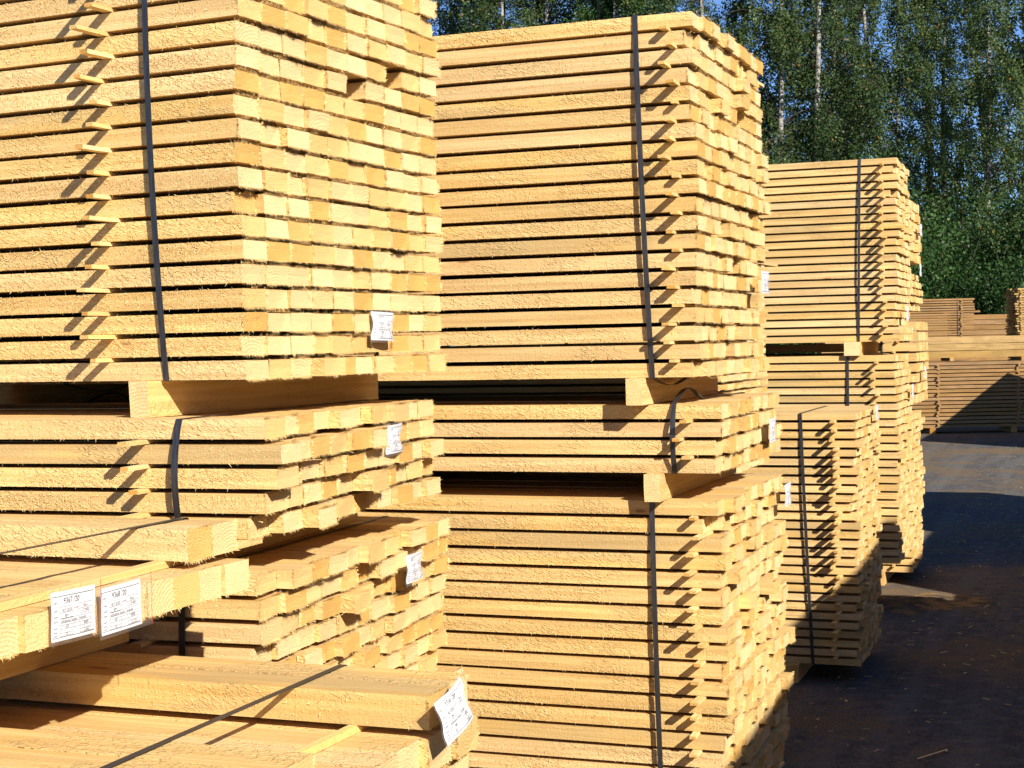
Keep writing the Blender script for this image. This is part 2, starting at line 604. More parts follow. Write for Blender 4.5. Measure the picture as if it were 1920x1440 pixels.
def face_splinters(rows, y0, y1, dens, lmax, wid, rs):
    """fibres lifting off the sawn faces seen from the front: rows of (x, z0, z1)"""
    out = []
    for (x, z0, z1) in rows:
        n = int(dens * (y1 - y0) * rs.uniform(.2, 1.7))
        if n < 1:
            continue
        c = rs.uniform(y0, y1, max(1, n // 7))
        y = rs.choice(c, n) + rs.normal(0, .035, n)
        z = rs.uniform(z0, z1, n)
        ang = rs.normal(-2.4, .55, n)
        flip = rs.uniform(0, 1, n) < .35
        ang = np.where(flip, rs.uniform(-3.1, 3.1, n), ang)
        ln = lmax * (0.2 + 0.8 * rs.beta(1.1, 3.2, n))
        d = np.stack([-rs.uniform(.15, .6, n), np.cos(ang), np.sin(ang)], axis=1)
        d /= np.linalg.norm(d, axis=1)[:, None]
        p = np.stack([np.full(n, x + .0002), y, z], axis=1)
        t = np.stack([np.zeros(n), -np.sin(ang), np.cos(ang)], axis=1)
        w = wid * rs.uniform(.5, 1.4, n)
        tri = np.stack([p - t * w[:, None], p + t * w[:, None], p + d * ln[:, None]], axis=1)
        out.append(tri.reshape(-1, 3))
    return np.concatenate(out) if out else np.zeros((0, 3))


def strands(ends, count, rs):
    """a few long curled strips of fibre hanging off board ends"""
    out = []
    for k in range(count):
        x0, x1, z0, z1, y = ends[rs.integers(len(ends))]
        p = np.array([rs.uniform(x0, x1), y - .001, z0 if rs.uniform() < .7 else z1])
        d = np.array([rs.uniform(-.8, .8), -rs.uniform(.1, .6), rs.uniform(-1, .7)])
        d /= np.linalg.norm(d)
        ln = rs.uniform(.006, .013)
        curl = rs.normal(0, .25, 3)
        w = np.array([rs.uniform(-1, 1), 0, rs.uniform(-1, 1)])
        w = w / (np.linalg.norm(w) + 1e-6) * rs.uniform(.0005, .0011)
        for s in range(5):
            q = p + d * ln
            out += [p - w, p + w, q]
            out += [p + w, q + w * .8, q]
            p = q
            d = d + curl
            d /= np.linalg.norm(d)
    return np.array(out)


# ------------------------------------------------------------------ paper tags
def text_polys(s, size):
    cu = bpy.data.curves.new('t', 'FONT')
    cu.body = s
    cu.size = size
    cu.resolution_u = 2
    ob = bpy.data.objects.new('t', cu)
    me = bpy.data.meshes.new_from_object(ob)
    vs = [tuple(v.co)[:2] for v in me.vertices]
    fs = [tuple(p.vertices) for p in me.polygons]
    bpy.data.objects.remove(ob)
    bpy.data.meshes.remove(me)
    bpy.data.curves.remove(cu)
    return vs, fs


def make_tag(bundle, hit, number, spin=0.0, w=.148, h=.105, curl=.006, lift=.012, lean=0.0, extra=.022, tear=None, sheets=1, fill=None):
    """paper slip in a clear zip sleeve stapled to the board ends; hit = local x, y, z of its centre"""
    def bend(x, z, off):
        y = -lift - curl * math.sin((x / w + .5) * 3.1) * (0.4 + 0.6 * (0.5 - z / h)) - lean * (0.5 - z / h) + .35 * curl * math.sin(z * 75 + x * 30)
        c, s = math.cos(spin), math.sin(spin)
        return (x * c - z * s, y - off, x * s + z * c)

    def grid(x0, x1, z0, z1, off, mat, name, nx=9, nz=7):
        vs = [bend(x0 + (x1 - x0) * i / nx, z0 + (z1 - z0) * j / nz, off) for j in range(nz + 1) for i in range(nx + 1)]
        fs = [(j * (nx + 1) + i, j * (nx + 1) + i + 1, (j + 1) * (nx + 1) + i + 1, (j + 1) * (nx + 1) + i) for j in range(nz) for i in range(nx)]
        return mesh(name, vs, fs, [mat], None, True)

    W2, H2 = w / 2, h / 2
    sl = link('tag', grid(-W2 - .010, W2 + extra, -H2 - .008, H2 + .010, .0022, M_SLEEVE, 'sleeve'), bundle, hit)
    sl['label'] = 'white printed paper slip in clear zip sleeve' + ((' numbered ' + number) if number.endswith('/20') else '')
    link('paper', grid(-W2, W2, -H2, H2, 0, M_PAPER, 'paper'), sl)
    link('zip_seal', grid(W2 + extra - .0032, W2 + extra - .0014, -H2 - .008, H2 + .010, .0028, M_RED, 'seal', 1, 7), sl)
    vs, fs = [], []

    def rect(x0, x1, z0, z1):
        n = max(1, int(abs(x1 - x0) / .012))
        m = max(1, int(abs(z1 - z0) / .012))
        for i in range(n):
            for j in range(m):
                o = len(vs)
                xa, xb = x0 + (x1 - x0) * i / n, x0 + (x1 - x0) * (i + 1) / n
                za, zb = z0 + (z1 - z0) * j / m, z0 + (z1 - z0) * (j + 1) / m
                vs.extend([(xa, za), (xb, za), (xb, zb), (xa, zb)])
                fs.append((o, o + 1, o + 2, o + 3))

    def hline(x0, x1, z, t=.0006):
        rect(x0 * w - W2, x1 * w - W2, H2 - z * h - t / 2, H2 - z * h + t / 2)

    def vline(x, z0, z1, t=.0006):
        rect(x * w - W2 - t / 2, x * w - W2 + t / 2, H2 - z1 * h, H2 - z0 * h)

    def txt(s, x, z, size, sx=1.0):
        tv, tf = text_polys(s, size)
        o = len(vs)
        vs.extend([(x * w - W2 + a * sx, H2 - z * h + b) for a, b in tv])
        fs.extend([tuple(o + i for i in f) for f in tf])

    hline(.03, .95, .10, .0012)
    hline(.03, .95, .93, .0012)
    vline(.03, .10, .93)
    vline(.95, .10, .93)
    for (a, b, z) in ((.19, .46, .32), (.19, .46, .44), (.19, .46, .55), (.60, .93, .31), (.60, .93, .42), (.60, .93, .52), (.19, .93, .56), (.19, .93, .645), (.19, .93, .69), (.19, .46, .77), (.46, .93, .77), (.19, .46, .85), (.62, .93, .83), (.62, .93, .91), (.19, .46, .91)):
        hline(a, b, z)
    for (x, a, b) in ((.19, .32, .55), (.46, .32, .55), (.60, .31, .52), (.19, .645, .91), (.46, .69, .91), (.62, .69, .77), (.62, .83, .91)):
        vline(x, a, b)
    F = fill or {}
    if number:
        txt(number, .27, .265, .0190, .80)
        txt(number, .272, .263, .0190, .80)
    txt(F.get('date', '18.9.2020'), .22, .425, .0105, .85)
    txt('SM', .28, .535, .0095)
    txt('Box', .72, .40, .0095)
    txt(F.get('dim', '112*400'), .66, .505, .0100, .9)
    txt('středové řezivo - hranoly', .20, .635, .0090, .95)
    txt(F.get('n', '90'), .30, .755, .0095)
    txt(F.get('len', '4000'), .70, .755, .0095)
    txt('1', .31, .84, .0090)
    txt(F.get('m3', '3.567'), .71, .90, .0095)
    txt('15', .30, .90, .0085)
    for z in (.24, .40, .52, .62, .755, .84, .905):
        txt('balík', .05, z, .0058, 1.1)
    txt('rozměr', .49, .40, .0055)
    v3 = [bend(a, b, .0009) for a, b in vs]
    link('print', mesh('print', v3, fs, [M_INK]), sl)
    return sl


# ------------------------------------------------------------------ bundles of sawn timber
class Bundle:
    pass


def bundle(name, label, cat, group, corner, th, rows, cols, bw, bh, sh, L, kind='fresh', jit=.005, big=.035, bigp=.07,
           lath=(), lath_out=(.04, .12), strap=(), bulge=.02, lean=0.0, sag=0.0, arch=0.0, spl=300, face_spl=0, skip=None, recess=None, seed=1,
           lath_kind='lath', lath_w=.028, lath_skip=(), smooth_ends=False, tilt=0.0):
    """corner: world position of the bottom of the bundle's near right-hand arris; local x = across the boards
    (away from the camera), y = along the boards, z up; rows counted from the bottom"""
    r = random.Random(seed * 977 + 5)
    rs = np.random.default_rng(seed)
    B = Bundle()
    e = bpy.data.objects.new(name, None)
    e.empty_display_size = .2
    COL.objects.link(e)
    e.location = corner
    e.rotation_euler = (0, 0, math.pi / 2 - th)
    tag(e, label, cat, group)
    W = cols * bw
    pitch = bh + sh
    H = rows * pitch - sh
    ms = boards(bw - .001, bh, L, kind)
    ends, frows = [], []
    rowshift = 0.0
    for j in range(rows):
        rowshift = .5 * rowshift + r.gauss(0, jit * 1.1)
        for i in range(cols):
            if skip and skip(i, j):
                continue
            y = rowshift + r.gauss(0, jit)
            if r.random() < bigp:
                y += r.uniform(-big, big)
            if recess:
                y += recess(i, j)
            x = i * bw + .0005 + r.uniform(-.0004, .0004)
            if i == 0:
                x = r.uniform(-.003, .004)
            z = j * pitch
            ob = link('board', r.choice(ms), e, (x, y, z), (0, r.uniform(-.006, .006), r.uniform(-.0015, .0015)))
            ob.scale = (r.uniform(.985, 1), 1, r.uniform(.98, 1))
            ends.append((x, x + bw - .003, z, z + bh, y))
            if i == 0 and face_spl:
                frows.append((x, z + .002, z + bh - .002))
    # spacer laths between the rows
    lm = boards(lath_w, sh, W + .30, lath_kind) if lath else None
    for j in range(rows - 1):
        if j in lath_skip:
            continue
        for k, ly in enumerate(lath):
            out = r.uniform(*lath_out)
            # lath runs along local x: turn the board (which runs along +y) by -90 degrees
            o = link('lath', r.choice(lm), e, (-out, ly + r.uniform(-.022, .022) + lath_w, j * pitch + bh), (0, 0, -math.pi / 2 + r.uniform(-.045, .045)))
            o.scale = (r.uniform(.8, 1.25), 1, r.uniform(.93, 1))
    # steel straps
    for k, sy in enumerate(strap):
        pts = []
        n = 14
        for q in range(n + 1):
            f = q / n
            b = -.0045 - bulge * math.sin(math.pi * f) ** .8 if bulge else -.0045
            pts.append((b, sy + lean * f, -.0012 + (H + .0024) * f))
        for q in range(1, 17):
            f = q / 16
            a = arch * max(0, math.sin(math.pi * min(1, f / .35))) if arch else 0
            pts.append((f * W, sy + lean, H + .0018 + a))
        pts.append((W + .0045, sy + lean, H - .002))
        pts.append((W + .0045, sy, 0))
        for q in range(0, 17):
            f = 1 - q / 16
            s_ = sag * max(0, math.sin(math.pi * min(1, f / .45))) if sag else 0
            pts.append((f * W, sy, -.0016 - s_))
        link('strap', ribbon(pts, (0, 1, 0), .021, .0011, M_STRAP), e)
    if spl:
        a = end_splinters(ends, spl * 1.5, .019, .0011, rs)
        lst = [a]
        if face_spl:
            lst.append(face_splinters(frows, .0, 1.3, face_spl, .020, .0011, rs))
            lst.append(strands(ends, max(4, len(ends) // 5), rs))
        o = link('splinters', fast_mesh('splinters', np.concatenate(lst), 3, [M_SPL]), e)
        o['kind'] = 'stuff'
    B.e, B.W, B.H, B.th, B.corner, B.L, B.pitch, B.bh = e, W, H, th, Vector(corner), L, pitch, bh
    B.u = Vector((math.sin(th), math.cos(th), 0))
    B.v = Vector((-math.cos(th), math.sin(th), 0))
    B.top = B.corner.z + H
    return B


def on_end(B, px, py, y=-.012):
    """local point where the line of sight through a pixel meets the plane of the bundle's ends"""
    d = ray(px, py)
    o = Vector((0, 0, EYE))
    p0 = B.corner + B.v * y
    t = (p0 - o).dot(B.v) / d.dot(B.v)
    p = o + d * t - B.corner
    return Vector((p.dot(B.u), y, p.z))


def bearer(B, y, z0, h, w, x0, x1, label, group=None, kind='fresh'):
    """squared timber lying across under bundle B, at local y, from local x0 to x1, standing on height z0"""
    me = board_mesh('bearer', w, h, x1 - x0, {'fresh': [M_SIDE, M_END], 'old': [M_SIDE_OLD, M_END_OLD], 'mid': [M_SIDE_MID, M_END_OLD]}[kind], .002, int(y * 100) + int(z0 * 1000))
    # board length runs along its local +y; turn it to run along the bundle's x
    p = B.corner + B.u * x0 + B.v * (y + w)
    o = link('bearer_timber', me, None, (p.x, p.y, z0), (0, 0, math.pi / 2 - B.th - math.pi / 2))
    tag(o, label, 'timber', group)
    return o


D = math.radians

# ------------------------------------------------------------------ ground
gs = 400.0
g = link('ground', mesh('ground', [(-gs, -gs, 0), (gs, -gs, 0), (gs, gs, 0), (-gs, gs, 0)], [(0, 1, 2, 3)], [M_GROUND]))
g['kind'] = 'structure'

FRONT = 'bundles in the row of timber stacks'
#                                                                          ---- left stack
c = at(458, 712, 4.55)
B1a = bundle('timber_bundle', 'tall bundle of thick boards on bearers above the small five-row bundle', 'timber bundle', None, c, D(25),
             21, 10, .125, .0575, .0130, 4.0, lath=(.465, 2.1, 3.7), lath_out=(.05, .145), strap=(.275, 2.9), lean=.04, bulge=.026, spl=420, face_spl=900, seed=3,
             recess=lambda i, j: (.22 if (i, j) in ((5, 13), (7, 14)) else 0))
c = at(482, 1011, 4.40)
B1b = bundle('timber_bundle', 'low bundle of five board rows with jagged ends, under a tall bundle', 'timber bundle', None, c, D(17.5),
             5, 10, .137, .0575, .0130, 4.0, lath=(.33, 2.1, 3.7), lath_out=(.05, .14), strap=(.235, 2.9), bulge=.035, spl=420, face_spl=800, seed=4, jit=.014, big=.06, bigp=.2)
z1c = B1b.corner.z - .118
c = at(484, 1082, 4.46)
nr = int((z1c - .10) / .0705)
B1c = bundle('timber_bundle', 'bundle of boards under the five-row bundle, its lower rows hidden by foreground beams', 'timber bundle', None,
             (c.x, c.y, z1c - (nr * .0705 - .0175)), D(18.5), nr, 11, .137, .0575, .0130, 4.0, lath=(.36, 2.1, 3.7), lath_out=(.05, .14), strap=(.245, 2.9), bulge=.02,
             spl=420, face_spl=600, seed=5, jit=.012, big=.055, bigp=.16)

#                                                                          ---- second stack
c = at(1312, 707, 5.95)
B2a = bundle('timber_bundle', 'tall twenty-row bundle of thick boards on bearers above a four-row bundle', 'timber bundle', None, c, D(21),
             20, 10, .125, .0572, .0130, 4.0, lath=(.075, 2.0, 3.7), lath_out=(.03, .10), strap=(.185, 2.9), lean=.045, bulge=.022, sag=.035, spl=380, face_spl=420, seed=6,
             jit=.007, big=.045, bigp=.14)
c = at(1347, 888, 5.99)
B2b = bundle('timber_bundle', 'four-row bundle of boards whose loose strap arches up over its top', 'timber bundle', None, c, D(20.5),
             4, 10, .125, .0572, .0130, 4.0, lath=(.115, 2.0, 3.7), lath_out=(.03, .09), strap=(.17, 2.9), bulge=.03, arch=.055, spl=380, face_spl=420, seed=7, jit=.010, big=.05, bigp=.2)
z2c = B2b.corner.z - .112
c = at(1350, 938, 6.0)
nr = int((z2c - .10) / .0702)
B2c = bundle('timber_bundle', 'deep bundle of boards standing beneath the four-row bundle, its low end in shade', 'timber bundle', None,
             (c.x, c.y, z2c - (nr * .0702 - .0172)), D(20.5), nr, 10, .125, .0572, .0130, 4.0, lath=(.075, 2.0, 3.7), lath_out=(.05, .12), strap=(.24, 2.9), lean=.03,
             bulge=.02, spl=380, face_spl=420, seed=8, jit=.010, big=.045, bigp=.2)

#                                                                          ---- low stack behind the second
c = at(1613, 1255, 10.3)
B3 = bundle('timber_bundle', 'single low bundle of thin boards standing alone with its whole top open to the sky', 'timber bundle', None, (c.x, c.y, .12), D(20),
            28, 10, .115, .0440, .0165, 4.0, lath=(.13, 2.0, 3.7), lath_out=(.07, .16), strap=(.31, 2.9), lean=.06, bulge=.02, spl=200, seed=9, jit=.008, big=.04, bigp=.15)

#                                                                          ---- fourth stack
c = at(1686, 1061, 13.0)
B4b = bundle('timber_bundle', 'lower bundle of boards rising behind the low open-topped bundle', 'timber bundle', None, (c.x, c.y, .40), D(20),
             26, 9, .125, .0525, .0152, 4.0, lath=(.16, 2.0, 3.7), lath_out=(.06, .15), strap=(.40, 2.9), bulge=.02, spl=150, seed=10, jit=.008, big=.04, bigp=.15)
c = at(1683, 637, 13.05)
z4 = B4b.top + .115
B4a = bundle('timber_bundle', 'upper bundle of boards with many protruding laths, standing against the forest', 'timber bundle', None, (c.x, c.y, z4), D(20),
             23, 9, .125, .0525, .0147, 4.0, lath=(.10, 2.0, 3.7), lath_out=(.06, .15), strap=(.32, 2.9), lean=-.03, bulge=.02, spl=150, seed=11, jit=.008, big=.04, bigp=.15)

#                                                                          ---- fifth stack, only its ends show
c5 = at(1709, 900, 14.35)
z = .12
S5 = []
for k, (rows, bh, sh, lab, kd) in enumerate(((21, .052, .018, 'lowest bundle of the farthest stack in the row, only its lit ends showing', 'fresh'),
                                         (8, .078, .018, 'thick-board bundle second from the ground in the farthest stack of the row', 'fresh'),
                                         (5, .055, .018, 'thin low bundle third from the ground in the farthest stack of the row', 'fresh'),
                                         (6, .080, .018, 'topmost bundle of the farthest stack in the row, just clear of the one before it', 'fresh'))):
    dx = (0, .05, .0, .0)[k]
    B = bundle('timber_bundle', lab, 'timber bundle', None, (c5.x + dx, c5.y, z), D(20), rows, 8, .14, bh, sh, 4.0, kd,
               lath=(.16, 3.7), lath_out=(.03, .1), strap=(.3,), spl=120, seed=20 + k, jit=.008, big=.04, bigp=.15)
    z = B.top + .11
    S5.append(B)

#                                                                          ---- foreground beams
cb = at(461, 1047, 4.16)          # far right top corner of the full row
TF1, WF1 = D(22), 10 * .112
uF = Vector((math.sin(TF1), math.cos(TF1), 0))
c = cb - uF * WF1
F1 = bundle('beam_bundle', 'nearly empty bundle of square beams carrying the two slips 9367 /20 and 9368 /20', 'timber bundle', None, (c.x, c.y, cb.z - .083), TF1,
            2, 10, .112, .083, .020, 4.0, lath=(.07, 2.0, 3.7), lath_out=(.0, .01), strap=(.19, 2.9), bulge=.0, spl=260, face_spl=500, seed=31, jit=.007, big=.03, bigp=.2,
            skip=lambda i, j: j == 1 and 2 <= i <= 7, recess=lambda i, j: (.42 if (j == 1 and i < 2) else (.03 if j == 1 else 0)))
cf = at(792, 1305, 3.70)
TF2, WB2 = D(21), .135
uF2 = Vector((math.sin(TF2), math.cos(TF2), 0))
c = cf - uF2 * (7 * WB2)
zf2 = cf.z
nr = int((zf2 - .05) / .103)
F2 = bundle('beam_bundle', 'bundle of wide beams with a gap in its top row and the slip 9366 /20', 'timber bundle', None, (c.x, c.y, zf2 - (nr * .103 - .020)), TF2,
            nr, 9, WB2, .083, .020, 4.0, lath=(.20, 2.0, 3.7), lath_out=(.0, .02), strap=(.35, 2.9), bulge=.0, spl=260, face_spl=300, seed=32, jit=.012, big=.05, bigp=.25,
            skip=lambda i, j: j == nr - 1 and 3 <= i <= 6, recess=lambda i, j: (-.03 if (j == nr - 2 and i >= 7) else 0))
# the face of the inner top beams is seen too
rs = np.random.default_rng(77)
for B, i, j, bw in ((F1, 8, 1, .112), (F2, 7, nr - 1, WB2)):
    zz = j * B.pitch
    tri = face_splinters([(i * bw, zz + .004, zz + .079)], .02, 1.6, 700, .013, .0010, rs)
    low = face_splinters([(i * bw + .001, zz + .0005, zz + .002)], .02, 1.6, 26, .026, .0010, rs)
    o = link('splinters', fast_mesh('splinters', np.concatenate([tri, low]), 3, [M_SPL]), B.e)
    o['kind'] = 'stuff'

#                                                                          ---- bearers between the bundles
def bearers(B, z0, y_near, h_w, name, x0=-.06, x1=None, y_far=3.2):
    x1 = B.W + .05 if x1 is None else x1
    h = B.corner.z - z0
    bearer(B, y_near, z0, h, h_w, x0, x1, 'squared bearer timber under ' + name + ', near its ends')
    bearer(B, y_far, z0, h, h_w, x0, x1, 'squared bearer timber under ' + name + ', far in')


bearers(B1a, B1b.top, .30, .070, 'the tall bundle with the lone slip')
bearers(B1b, B1c.top, .30, .070, 'the five-row bundle')
bearers(B1c, 0, .30, .09, 'the bundle behind the foreground beams')
bearers(B2a, B2b.top, .215, .065, 'the twenty-row bundle', -.05, B2a.W * .95)
bearers(B2b, B2c.top, .215, .065, 'the four-row bundle whose strap arches up')
bearers(B2c, 0, .3, .09, 'the deep bundle with shaded low end')
bearers(B3, 0, .4, .10, 'the low open-topped bundle')
bearers(B4b, 0, .30, .12, 'the bundle behind the open-topped one', -.02)
bearers(B4a, B4b.top, .30, .13, 'the upper bundle by the forest', -.1)
zb = 0
for B, nm in zip(S5, ('lowest', 'second', 'third', 'topmost')):
    bearers(B, zb, .25, .09, 'the %s farthest-stack bundle' % nm)
    zb = B.top
bearers(F1, F2.top, .49, .11, 'the two-slip beam bundle', .02, F1.W + .15)
bearers(F2, 0, .35, .10, 'the beam bundle with the gapped top row')

# stack right behind the second one, seen only through the gaps between its bundles
c = at(1352, 700, 7.55)
H1 = bundle('timber_bundle', 'lower bundle of the hidden stack directly behind the four-row bundle', 'timber bundle', None, (c.x, c.y, .12), D(20.5),
            20, 8, .14, .0575, .0130, 4.0, lath=(.2, 3.6), lath_out=(.0, .03), spl=0, seed=61)
H2 = bundle('timber_bundle', 'bundle of very thin boards glimpsed through the gap above the four-row bundle', 'timber bundle', None, (c.x, c.y, H1.top + .11), D(20.5),
            26, 8, .14, .030, .0125, 4.0, lath=(.2, 3.6), lath_out=(.0, .03), spl=100, seed=62)
bearers(H1, 0, .3, .09, 'the hidden stack')
bearers(H2, H1.top, .3, .09, 'the glimpsed very thin boards')

# ------------------------------------------------------------------ paper slips
make_tag(B1a.e, on_end(B1a, 711, 612), '4717', -.03, curl=.014, lift=.012, w=.135, h=.095)
make_tag(B1b.e, on_end(B1b, 727, 822, -.03), '47', .05, curl=.016, lift=.022, w=.130, h=.095)
make_tag(B1c.e, on_end(B1c, 764, 1062, -.05), '405 2', .07, curl=.012, lift=.025, w=.135, h=.095)
make_tag(F1.e, on_end(F1, 128, 1149), '9367 /20', -.02, curl=.003, lift=.014, w=.152, h=.108, fill={'date': '18.9.2020', 'n': '60', 'len': '4000', 'm3': '3.567'})
make_tag(F1.e, on_end(F1, 218, 1137), '9368 /20', .02, curl=.003, lift=.014, w=.152, h=.108, extra=.045, fill={'date': '18.9.2020', 'n': '60', 'len': '5000', 'm3': '2.115'})
make_tag(F2.e, on_end(F2, 822, 1330, -.03), '9366 /20', .24, curl=.010, lift=.03, w=.150, h=.106, lean=.02, fill={'date': '18.9.2020', 'n': '90', 'len': '4000'})
make_tag(B2a.e, on_end(B2a, 1424, 530, -.03), '', .0, curl=.006, lift=.025, w=.140, h=.095, extra=.05)
make_tag(B2b.e, on_end(B2b, 1440, 806, -.02), '', .03, curl=.006, lift=.02, w=.125, h=.10)
make_tag(B2c.e, on_end(B2c, 1467, 926, -.02), '', .06, curl=.006, lift=.025, w=.130, h=.10, extra=.04)
make_tag(B3.e, on_end(B3, 1639, 773, -.02), '', .0, curl=.006, lift=.02, w=.14, h=.10)
make_tag(B4a.e, on_end(B4a, 1695, 588, -.02), '', .0, curl=.006, lift=.03, w=.15, h=.12)
make_tag(B4b.e, on_end(B4b, 1705, 733, -.02), '', .0, curl=.006, lift=.03, w=.15, h=.12)
make_tag(S5[3].e, on_end(S5[3], 1721, 432, -.02), '', .0, curl=.006, lift=.03, w=.15, h=.11)
make_tag(S5[2].e, on_end(S5[2], 1720, 507, -.02), '', .0, curl=.006, lift=.03, w=.15, h=.11)
make_tag(S5[1].e, on_end(S5[1], 1729, 698, -.02), '', .0, curl=.006, lift=.03, w=.15, h=.11)

# ------------------------------------------------------------------ stacks at the end of the yard
def cross(px_r, depth, zbot, rows, cols, bw, bh, sh, L, label, seed, kind='old', lath=(), strap=(), jit=.02, spl=0, lo=(.0, .03), lath_w=.03):
    p = at(px_r, 640, depth)
    return bundle('timber_bundle', label, 'timber bundle', None, (p.x, p.y, zbot), D(0), rows, cols, bw, bh, sh, L, kind, jit=jit, big=.04, bigp=.15,
                  lath=lath, lath_out=lo, strap=strap, bulge=.02, spl=spl, seed=seed, lath_kind=kind, lath_w=lath_w)


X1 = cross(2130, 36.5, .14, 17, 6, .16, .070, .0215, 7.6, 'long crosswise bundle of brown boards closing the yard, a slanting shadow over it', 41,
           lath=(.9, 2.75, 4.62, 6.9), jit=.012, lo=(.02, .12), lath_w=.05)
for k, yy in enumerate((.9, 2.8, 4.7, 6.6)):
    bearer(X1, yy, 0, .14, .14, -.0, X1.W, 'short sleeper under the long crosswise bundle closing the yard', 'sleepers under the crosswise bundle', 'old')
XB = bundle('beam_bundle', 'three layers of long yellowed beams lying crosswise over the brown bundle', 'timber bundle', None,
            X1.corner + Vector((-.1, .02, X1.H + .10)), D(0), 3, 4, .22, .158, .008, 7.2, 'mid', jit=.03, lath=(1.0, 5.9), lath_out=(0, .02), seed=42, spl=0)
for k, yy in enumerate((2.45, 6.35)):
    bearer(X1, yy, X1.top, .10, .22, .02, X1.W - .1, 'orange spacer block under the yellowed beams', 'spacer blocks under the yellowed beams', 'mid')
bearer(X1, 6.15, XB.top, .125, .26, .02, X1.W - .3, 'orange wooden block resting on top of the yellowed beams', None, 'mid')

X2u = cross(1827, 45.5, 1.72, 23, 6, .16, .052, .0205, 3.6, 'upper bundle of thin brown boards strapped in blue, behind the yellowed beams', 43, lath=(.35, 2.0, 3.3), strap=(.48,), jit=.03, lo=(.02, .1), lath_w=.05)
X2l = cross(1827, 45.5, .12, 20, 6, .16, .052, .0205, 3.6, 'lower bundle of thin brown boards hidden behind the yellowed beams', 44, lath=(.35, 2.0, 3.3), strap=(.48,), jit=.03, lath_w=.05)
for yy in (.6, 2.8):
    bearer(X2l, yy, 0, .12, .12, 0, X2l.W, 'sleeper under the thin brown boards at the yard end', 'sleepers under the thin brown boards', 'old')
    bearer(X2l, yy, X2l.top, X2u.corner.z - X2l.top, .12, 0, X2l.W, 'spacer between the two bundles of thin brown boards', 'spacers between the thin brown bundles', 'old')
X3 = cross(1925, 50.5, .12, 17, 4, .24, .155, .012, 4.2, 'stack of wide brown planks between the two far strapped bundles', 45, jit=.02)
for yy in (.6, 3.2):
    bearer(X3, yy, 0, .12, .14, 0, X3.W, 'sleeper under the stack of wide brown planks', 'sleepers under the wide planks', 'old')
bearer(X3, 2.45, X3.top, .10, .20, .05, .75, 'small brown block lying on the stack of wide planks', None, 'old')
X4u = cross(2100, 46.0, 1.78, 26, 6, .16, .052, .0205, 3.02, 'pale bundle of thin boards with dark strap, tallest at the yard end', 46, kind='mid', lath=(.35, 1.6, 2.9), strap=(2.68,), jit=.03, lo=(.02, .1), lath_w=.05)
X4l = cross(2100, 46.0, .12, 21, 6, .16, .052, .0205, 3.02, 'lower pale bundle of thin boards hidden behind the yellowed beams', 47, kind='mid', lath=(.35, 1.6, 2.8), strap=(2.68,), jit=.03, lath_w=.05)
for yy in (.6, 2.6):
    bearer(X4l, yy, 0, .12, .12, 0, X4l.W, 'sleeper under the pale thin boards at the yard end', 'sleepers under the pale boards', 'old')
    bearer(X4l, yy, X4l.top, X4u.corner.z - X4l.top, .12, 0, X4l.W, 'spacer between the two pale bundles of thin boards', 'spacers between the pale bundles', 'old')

# ------------------------------------------------------------------ the stacks across the aisle, which throw the shade
O2 = B2c.corner.copy()
O2.z = 0
U, V = _u, _v


def shade_stack(u0, u1, v_near, v_near_end, H, label, seed, cols=4):
    """stack of long beams along the aisle: near face from (u0, v_near) to (u1, v_near_end), height H"""
    a = O2 + U * u0 + V * v_near
    b = O2 + U * u1 + V * v_near_end
    d = (b - a).normalized()
    L = (b - a).length
    bh = .24
    rows = max(1, int((H - .12) / .26))
    sh = (H - .12 - rows * bh) / max(1, rows - 1) if rows > 1 else 0
    # boards run along local +y = d, rows across local x pointing away from the aisle (-V side)
    th = math.atan2(d.y, d.x) - math.pi / 2          # local y axis angle = th + 90deg
    e = bpy.data.objects.new('beam_bundle', None)
    COL.objects.link(e)
    e.location = (a.x, a.y, 0)
    e.rotation_euler = (0, 0, th)
    tag(e, label, 'timber bundle')
    ms = [board_mesh('beam', .25, bh + sh, L, [M_SIDE, M_END], .003, seed * 10 + q) for q in range(3)]
    for y in (.5, L - .7):
        link('sleeper', board_mesh('sleeper', .12, .12, cols * .255, [M_SIDE_OLD, M_END_OLD], .002, seed), e, (0, y + .12, 0), (0, 0, -math.pi / 2))
    for j in range(rows):
        for i in range(cols):
            link('beam', random.choice(ms), e, (i * .255 + .002, random.uniform(-.01, .01), .12 + j * (bh + sh)))
    return e


shade_stack(-7.0, 4.40, -3.95, -3.15, 3.62, 'tall stack of long beams across the aisle from the near stacks', 51)
shade_stack(4.43, 5.83, -3.10, -3.10, 2.42, 'short low stack of beam offcuts between the two long beam stacks', 52)
shade_stack(5.86, 9.8, -3.10, -3.10, 3.0, 'medium beam stack across the aisle beyond the offcuts', 53)
shade_stack(9.83, 14.0, -3.10, -3.10, 3.6, 'taller beam stack across the aisle beyond the medium one', 55)
# a further stack that shades the crosswise bundle
q = at(1890, 700, 36.5)
tt = (3.0 - q.z) / -LIGHT.z
far_end = Vector((q.x - LIGHT.x * tt, q.y - LIGHT.y * tt, 0)) - O2
shade_stack(far_end.dot(U) - 4.6, far_end.dot(U), far_end.dot(V), far_end.dot(V), 3.0, 'beam stack across the aisle close to the crosswise bundle', 54)

